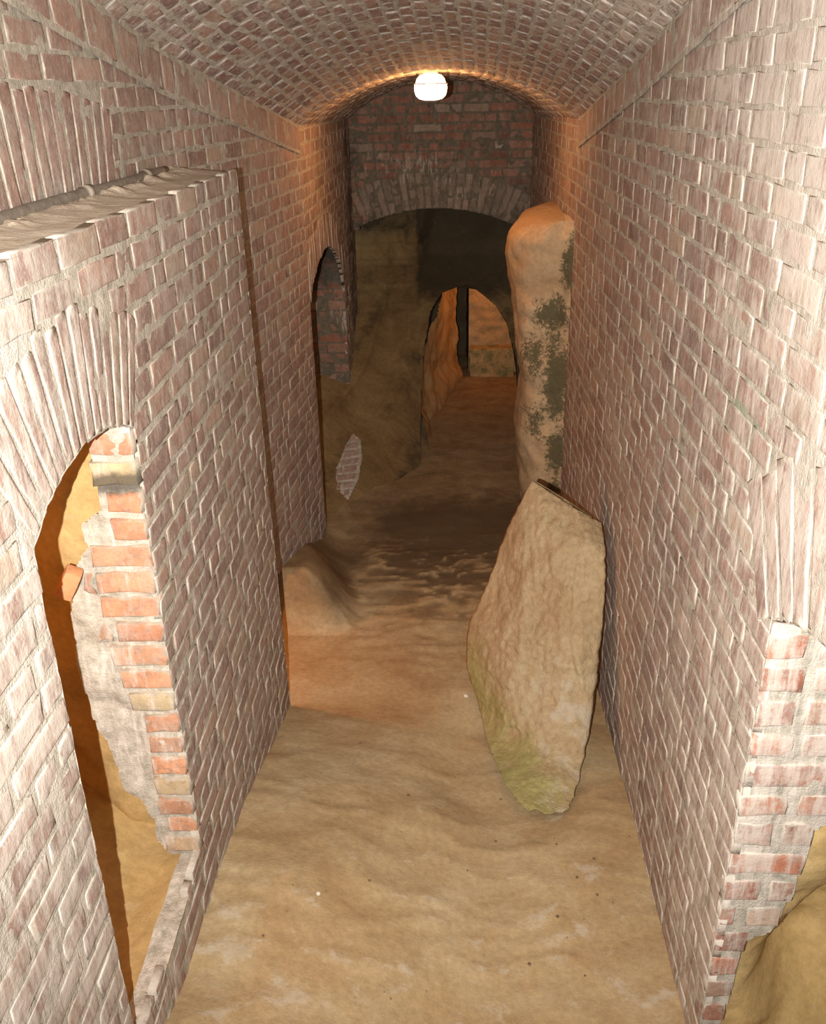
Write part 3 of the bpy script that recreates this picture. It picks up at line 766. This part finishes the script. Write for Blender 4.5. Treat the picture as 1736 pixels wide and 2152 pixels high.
    sheet(ch, lambda u, v, h: (0.17+h, u, v), [(12.2, -3.75), (13.3, -3.75), (13.3, -1.6), (12.2, -1.6)], [], 0.06, 0.06, M_ROCK, 0.03, 0.0, lambda p: (0, 0, 0.95, 1), ns=3)  # slot's left side, shade painted into the colour
    ch.build('wall_far_passage', kind='structure')
    bk = MB()
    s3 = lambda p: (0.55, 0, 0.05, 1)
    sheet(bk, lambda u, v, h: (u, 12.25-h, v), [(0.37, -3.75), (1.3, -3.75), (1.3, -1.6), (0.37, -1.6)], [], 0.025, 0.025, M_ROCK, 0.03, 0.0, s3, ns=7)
    sheet(bk, lambda u, v, h: (0.37-h, u, v), [(12.25, -3.75), (13.3, -3.75), (13.3, -1.6), (12.25, -1.6)], [], 0.06, 0.06, M_ROCK, 0.02, 0.0, lambda p: (0, 0, 0.9, 1), ns=7)  # slot's right side, shade painted into the colour
    bk.build('wall_far_end', kind='structure')
tunnel()

def rough_box(mb, x0, x1, y0, y1, z0, z1, mt, st, step=0.04, amp=0.012, rnd=0.02):
    """closed block with worn edges"""
    cx, cy, cz = (x0+x1)/2, (y0+y1)/2, (z0+z1)/2; hx, hy, hz = (x1-x0)/2, (y1-y0)/2, (z1-z0)/2
    def face(f, nu, nv):
        vs = [f(-1+2*i/nu, -1+2*j/nv) for j in range(nv+1) for i in range(nu+1)]
        out = []
        for a, b, c in vs:
            p = Vector((a*hx, b*hy, c*hz)); q = Vector((max(-hx+rnd, min(hx-rnd, p.x)), max(-hy+rnd, min(hy-rnd, p.y)), max(-hz+rnd, min(hz-rnd, p.z))))
            d = p-q
            if d.length > rnd: d = d.normalized()*rnd
            p = q+d
            nrm = d.normalized() if d.length > 0 else Vector((0, 0, 0))
            k = amp*nz((p.x+cx, p.y+cy, p.z+cz), 7, 5)
            out.append((cx+p.x+nrm.x*k, cy+p.y+nrm.y*k, cz+p.z+nrm.z*k))
        fs = [[j*(nu+1)+i, j*(nu+1)+i+1, (j+1)*(nu+1)+i+1, (j+1)*(nu+1)+i] for j in range(nv) for i in range(nu)]
        mb.add(out, fs, mt, None, st)
    nx, ny, nz_ = [max(2, int(2*h/step)) for h in (hx, hy, hz)]
    face(lambda a, b: (a, -1, b), nx, nz_); face(lambda a, b: (a, 1, b), nx, nz_)
    face(lambda a, b: (-1, a, b), ny, nz_); face(lambda a, b: (1, a, b), ny, nz_)
    face(lambda a, b: (a, b, -1), nx, ny); face(lambda a, b: (a, b, 1), nx, ny)
mb = MB()
rough_box(mb, 0.375, 1.0, 12.0, 12.22, -3.66, -3.215, M_ROCK, lambda p: (0.3, 0.55, 0.18, 1), rnd=0.025)
mb.build('stone_block', label='squared mossy stone block on the floor at the far end of the low passage', cat='stone block', origin=(0.69, 12.1, -3.66))

# ------------------------------------------------------------------ rock pillar on the right, in front of the end opening
def pillar():
    mb = MB()
    prof = [(-3.68, 0.74), (-3.1, 0.672), (-2.67, 0.63), (-2.24, 0.665), (-1.9, 0.62), (-1.59, 0.59), (-1.35, 0.55), (-1.18, 0.535), (-1.06, 0.545), (-0.99, 0.59), (-0.945, 0.68), (-0.915, 0.82), (-0.905, 0.93)]
    zs = [-3.68+i*0.035 for i in range(77)]+[-0.975, -0.95, -0.93, -0.915, -0.907]
    vs = []; fs = []; N = 44
    for z in zs:
        xl = lerp(z, prof); w = 1.03-xl
        k = sstep(-0.88, -1.10, z)**0.5
        yf = 7.02+0.10*(1-k)+0.05*math.sin(z*3.1)
        prof2 = [(1.035, 6.96), (0.99, 6.97), (0.93, yf-0.02), (xl+w*0.5, yf-0.03), (xl+w*0.22, yf+0.03), (xl+w*0.06, yf+0.14), (xl, yf+0.30), (xl+0.01, yf+0.6), (xl+w*0.25, 8.2), (1.035, 8.5)]
        L = [0]
        for a, b in zip(prof2, prof2[1:]): L.append(L[-1]+math.hypot(a[0]-b[0], a[1]-b[1]))
        for i in range(N):
            s = (i/(N-1))**1.25*L[-1]
            x = lerp(s, [(l, q[0]) for l, q in zip(L, prof2)]); y = lerp(s, [(l, q[1]) for l, q in zip(L, prof2)])
            d = 0.035*nz((x, y, z), 3.2, 5)+0.02*nz((x, y, z), 11, 4)
            # a scooped hollow below the rounded head
            d -= 0.05*blob((x, y, z), (0.78, 7.0, -1.42), (0.3, 0.4, 0.12))
            e = sstep(0, 3, i)
            vs.append((min(x-d*0.5*e, 1.03), y-d*e, z))
    for j in range(len(zs)-1):
        for i in range(N-1): fs.append([j*N+i, j*N+i+1, (j+1)*N+i+1, (j+1)*N+i])
    c = len(vs); vs.append((0.98, 7.5, -0.90))
    for i in range(N-1): fs.append([(len(zs)-1)*N+i, (len(zs)-1)*N+i+1, c])
    def st(p):
        m = 0.0
        for cc, rr, a in (((0.86, 7, -1.62), (0.36, 1.5, 0.30), 0.85), ((0.92, 7, -2.15), (0.26, 1.5, 0.75), 0.9), ((0.74, 7, -1.95), (0.22, 1.5, 0.50), 0.75), ((0.95, 7, -2.75), (0.2, 1.5, 0.5), 0.9), ((0.76, 7, -2.5), (0.22, 1.5, 0.4), 0.75), ((1.0, 7, -1.22), (0.16, 1.5, 0.4), 1.0), ((0.95, 7, -3.1), (0.2, 1.5, 0.3), 0.7)):
            m = max(m, 0.80*a*blob(p, cc, rr))
        return (0.45, min(0.8, m), 0.0, 1)
    mb.add(vs, fs, M_PILLAR, None, st)
    mb.build('rock_pillar', label='tall round-headed sandstone pillar with green-black moss against the right brick wall', cat='rock pillar', origin=(0.9, 7.4, -3.62))
pillar()

# ------------------------------------------------------------------ leaning slab
def slab():
    Lp = [(0.554, 5.1, -2.211), (0.458, 5.07, -2.393), (0.371, 5.04, -2.613), (0.297, 5.0, -2.834), (0.22, 4.96, -3.024), (0.151, 4.9, -3.168), (0.146, 4.8, -3.397), (0.211, 4.6, -3.55), (0.253, 4.21, -3.53), (0.336, 3.78, -3.47), (0.421, 3.57, -3.44)]
    Rp = [(0.955, 4.83, -2.38), (0.945, 4.60, -2.46), (0.935, 4.49, -2.61), (0.925, 4.43, -2.80), (0.90, 4.32, -2.993), (0.87, 4.22, -3.19), (0.82, 4.05, -3.33), (0.77, 3.91, -3.42), (0.706, 3.72, -3.45), (0.65, 3.59, -3.445), (0.607, 3.55, -3.45)]
    def cat(P, t):
        n = len(P)-1; x = t*n; i = min(int(x), n-1); f = x-i
        g = lambda k: Vector(P[max(0, min(n, k))])
        a, b, c, d = g(i-1), g(i), g(i+1), g(i+2)
        return 0.5*((2*b)+(c-a)*f+(2*a-5*b+4*c-d)*f*f+(3*b-a-3*c+d)*f**3)
    R = 170; C = 80; B = 16
    vs = []; fs = []
    view = Vector((0.16, 1.0, -0.30)).normalized()
    for j in range(R+1):
        t = j/R; l = cat(Lp, t); r = cat(Rp, t)
        l = l+Vector((-0.012*nz((t*7, 1, 0), 3), 0, 0.0)); r = r+Vector((0.010*nz((t*9, 5, 0), 3), 0, 0))
        for i in range(C+1):
            s = i/C
            p = l.lerp(r, s)
            ridge = lerp(t, [(0, 0.35), (0.15, 0.45), (0.35, 0.72), (0.6, 0.62), (1, 0.45)])
            bl = (s/ridge if s < ridge else (1-s)/(1-ridge))
            amp = lerp(t, [(0, 0.02), (0.1, 0.10), (0.4, 0.20), (0.75, 0.20), (0.93, 0.10), (1, 0.0)])
            q = p-view*(amp*math.sin(min(1, bl)*math.pi/2)**0.8)
            e = math.sin(s*math.pi)**0.4
            # broad flaked facets and fine grain
            d = 0.045*nz(q, 2.6, 5)+0.022*nz((q[0]*1.6, q[1], q[2]*0.7), 9, 6)+0.015*nz(q, 30, 5)
            f2 = noise.noise(Vector((q[0]*3.1+q[2]*1.2, q[1]*2.0, q[2]*1.5)))
            d += 0.02*(1 if f2 > 0.12 else 0)*sstep(0.12, 0.2, f2)
            q = q-view*d*e
            vs.append(tuple(q))
        for i in range(1, B):
            s = 1-i/B; p = l.lerp(r, s)
            th = lerp(t, [(0, 0.03), (0.1, 0.14), (0.5, 0.26), (0.85, 0.18), (1, 0.02)])
            q = p+Vector((0.02, 0.6, 0.05))*th*math.sin(s*math.pi)**0.6*1.4
            q = q+Vector((0, 1, 0))*0.03*nz(q, 4, 4)
            vs.append((min(q.x, 0.97), q.y, max(q.z, -3.62)))
    w = C+1+B-1
    for j in range(R):
        for i in range(w): fs.append([j*w+i, j*w+(i+1) % w, (j+1)*w+(i+1) % w, (j+1)*w+i])
    for row in (0, R):
        c = len(vs); vs.append(tuple(sum((Vector(vs[row*w+i]) for i in range(w)), Vector())/w+(Vector((0, 0, 0.015)) if row == 0 else Vector((0, 0, 0)))))
        for i in range(w): fs.append([row*w+i, row*w+(i+1) % w, c])
    def st(p):
        m = 1.0*blob(p, (0.18, 4.6, -3.45), (0.24, 0.8, 0.45))+0.85*blob(p, (0.50, 3.5, -3.38), (0.42, 0.8, 0.40))+0.9*blob(p, (0.33, 3.95, -3.45), (0.25, 0.7, 0.25))
        return (0.42+0.35*sstep(-2.7, -3.2, p[2])*sstep(0.3, 0.6, p[0]), min(0.85, m), 0.03, 1)
    mb = MB(); mb.add(vs, fs, M_SLAB, None, st)
    mb.build('stone_slab', label='big rough leaf-shaped sandstone slab leaning on the right wall, green moss at its foot', cat='boulder', origin=(0.55, 4.2, -3.5))
slab()

# ------------------------------------------------------------------ ceiling lamp
def lathe(mb, c, prof, mt, n=40):
    vs = []; fs = []
    for r, z in prof:
        for i in range(n): a = 2*math.pi*i/n; vs.append((c[0]+r*math.cos(a), c[1]+r*math.sin(a), c[2]+z))
    for j in range(len(prof)-1):
        for i in range(n): fs.append([j*n+i, j*n+(i+1) % n, (j+1)*n+(i+1) % n, (j+1)*n+i])
    mb.add(vs, fs, mt)
def lamp():
    c = (-0.070, 7.30, 0.0)
    root = bpy.data.objects.new('ceiling_lamp', None); COL.objects.link(root); root.location = W((c[0], c[1], 0.15))
    root['label'] = 'lit white half-globe lamp hanging at the crown of the brick vault'; root['category'] = 'lamp'
    ow = Vector(root.location)
    met = plain('lamp_enamel', (0.55, 0.48, 0.42), 0.5)
    gl, nt, b = new_mat('lit_glass'); b.inputs['Base Color'].default_value = (0.9, 0.85, 0.8, 1); b.inputs['Roughness'].default_value = 0.3
    b.inputs['Emission Color'].default_value = (1.0, 0.46, 0.17, 1); b.inputs['Emission Strength'].default_value = 80.0
    glu, ntu, bu = new_mat('upper_glass'); bu.inputs['Base Color'].default_value = (0.85, 0.75, 0.65, 1); bu.inputs['Roughness'].default_value = 0.3
    bu.inputs['Emission Color'].default_value = (1.0, 0.46, 0.17, 1); bu.inputs['Emission Strength'].default_value = 12.0
    def part(name, prof, mt, parent=root, label=None):
        mb = MB(); lathe(mb, c, prof, mt)
        o = mb.build(name, origin=None)
        for v in o.data.vertices: v.co -= ow
        o.parent = parent
        if label: o['label'] = label
        return o
    part('mounting_base', [(0.0, 0.16), (0.055, 0.16), (0.055, 0.125), (0.045, 0.115), (0.0, 0.115)], met)
    part('upper_globe', [(0.045, 0.120), (0.08, 0.112), (0.103, 0.088), (0.114, 0.058), (0.10, 0.056), (0.0, 0.056)], glu, label='dim upper half of the globe')
    part('rim', [(0.116, 0.056), (0.127, 0.055), (0.128, 0.049), (0.118, 0.048)], met)
    part('glass_bowl', [(0.118, 0.050), (0.123, 0.03), (0.120, 0.0), (0.110, -0.028), (0.088, -0.048), (0.05, -0.058), (0.0, -0.061)], gl, label='glowing white glass bowl')
lamp()

# ------------------------------------------------------------------ pipe on the ledge
def tube(mb, pts, r, mt, n=12, wob=0.0):
    vs = []; fs = []
    for i, p in enumerate(pts):
        a = Vector(pts[max(0, i-1)]); b = Vector(pts[min(len(pts)-1, i+1)]); d = (b-a).normalized()
        s = d.cross(Vector((0, 0, 1))).normalized(); t = s.cross(d)
        rr = r if not callable(r) else r(i/(len(pts)-1))
        for k in range(n):
            an = 2*math.pi*k/n; q = Vector(p)+s*math.cos(an)*rr+t*math.sin(an)*rr
            vs.append(tuple(q))
    m_ = len(pts)
    for j in range(m_-1):
        for k in range(n): fs.append([j*n+k, j*n+(k+1) % n, (j+1)*n+(k+1) % n, (j+1)*n+k])
    for row in (0, m_-1):
        c = len(vs); vs.append(tuple(pts[row]))
        for k in range(n): fs.append([row*n+k, row*n+(k+1) % n, c])
    mb.add(vs, fs, mt)
M_PIPE = plain('grey_pipe', (0.20, 0.17, 0.135), 0.6, var=0.35)
M_COLLAR = plain('pipe_mortar', (0.42, 0.36, 0.29), 0.8)
def pipe():
    P = []
    for i in range(60):
        y = 0.6+i*(4.35-0.6)/59
        P.append((-1.262+0.010*nz((0, y, 0), 1.5)-0.012*sstep(3.8, 4.3, y), y, LT+0.034+0.006*nz((3, y, 0), 2)))
    root = MB(); tube(root, P, 0.021, M_PIPE)
    o = root.build('pipe', label='grey pipe lying along the back of the dusty wall ledge at the upper left', cat='pipe', origin=(-1.262, 2.4, LT+0.013))
    for y in (3.30, 4.02):
        i = min(range(60), key=lambda k: abs(P[k][1]-y)); mb = MB()
        tube(mb, [(P[i][0], y-0.03, P[i][2]), (P[i][0], y-0.02, P[i][2]), (P[i][0], y+0.02, P[i][2]), (P[i][0], y+0.03, P[i][2])], lambda t: 0.021+0.009*math.sin(t*math.pi), M_COLLAR)
        c = mb.build('collar', origin=(-1.262, 2.4, LT+0.013)); c.parent = o; c.location = (0, 0, 0)
pipe()

# ------------------------------------------------------------------ small loose pieces
def lump(name, c, r, mt, seed, label, cat, group=None, sq=(1, 1, 0.6), rot=0.0):
    mb = MB(); vs = []; fs = []; n = 10; m_ = 7
    for j in range(m_+1):
        ph = math.pi*j/m_
        for i in range(n):
            a = 2*math.pi*i/n; d = Vector((math.sin(ph)*math.cos(a), math.sin(ph)*math.sin(a), math.cos(ph)))
            k = r*(1+0.28*noise.noise(d*1.7+Vector((seed, 0, 0))))
            x, y = d.x*k*sq[0], d.y*k*sq[1]
            vs.append((c[0]+x*math.cos(rot)-y*math.sin(rot), c[1]+x*math.sin(rot)+y*math.cos(rot), c[2]+d.z*k*sq[2]+r*sq[2]*0.5))
    for j in range(m_):
        for i in range(n): fs.append([j*n+i, j*n+(i+1) % n, (j+1)*n+(i+1) % n, (j+1)*n+i])
    mb.add(vs, fs, mt)
    return mb.build(name, label=label, cat=cat, group=group, smooth=False, origin=c)
M_CHIP = plain('pale_chip', (0.62, 0.56, 0.46), 0.8)
M_DARKCHIP = plain('dark_chip', (0.16, 0.10, 0.06), 0.9)
lump('pebble', (0.135, 4.70, floor_z(0.135, 4.70)), 0.016, M_CHIP, 1, 'white pebble on the floor beside the left edge of the leaning slab', 'pebble')
lump('pebble', (-0.56, 2.76, floor_z(-0.56, 2.76)), 0.010, M_CHIP, 2, 'white stone chip alone on the sandy floor in the foreground', 'pebble')
rs = random.Random(5)
for k, (x, y) in enumerate([(0.55, 3.3), (0.62, 3.08), (0.70, 2.98), (0.50, 2.85), (0.25, 3.35), (-0.2, 3.6), (0.05, 3.9), (-0.35, 2.9), (0.35, 2.6), (-0.5, 4.1), (0.72, 3.2), (0.1, 3.1), (-0.75, 2.5), (0.58, 2.55), (0.30, 3.72)]):
    lump('crumb', (x, y, floor_z(x, y)), rs.uniform(0.004, 0.008), M_DARKCHIP, k*3.1, 'tiny dark crumb of earth on the sandy foreground floor', 'crumb', 'dark crumbs scattered on the foreground floor')

# the piece of brick leaning in the niche
M_FRAG = plain('orange_brick', (0.55, 0.24, 0.11), 0.9, var=0.3, sc=20)
def frag():
    mb = MB(); rough_box(mb, -0.03, 0.03, -0.03, 0.03, -0.055, 0.055, M_FRAG, None, step=0.015, amp=0.006, rnd=0.008)
    o = mb.build('brick_fragment', label='loose orange brick fragment wedged against the ragged jamb in the left niche', cat='brick fragment')
    for v in o.data.vertices: v.co.z -= ZF*U
    o.location = W((-1.285, 2.60, -1.49)); o.rotation_euler = (0.1, 0.55, 0.3)
frag()

# patch of small bricks showing through the rock at the foot of the second arch
def patch():
    mb = MB()
    o = Vector((-0.965, 8.22, -3.40)); ax = Vector((0.93, 0.30, 0)).normalized(); az = Vector((0.0, 0.93, 0.37)).normalized(); nn = ax.cross(az).normalized()
    if nn.z < 0: nn = -nn
    def fn(u, v, h): return tuple(o+ax*u+az*v+nn*(h+0.03))
    poly = [(0.03, -0.44), (0.10, -0.20), (0.115, 0.10), (0.09, 0.34), (0.02, 0.44), (-0.03, 0.30), (-0.06, 0.12), (-0.10, -0.05), (-0.09, -0.28)]
    s = lambda p: (0.35, 0, 0.22, 1)
    big = [(p[0]*1.28, p[1]*1.10) for p in poly]
    sheet(mb, fn, big, [], 0.014, 0.014, M_MORTAR, 0.016, -0.010, s, ns=8)
    courses(mb, fn, poly, [], 0.11, M_BRICK, s, lens=(0.24, 0.12), joint=0.022, hgt=0.03)
    mb.build('trim_4', kind='structure')
patch()
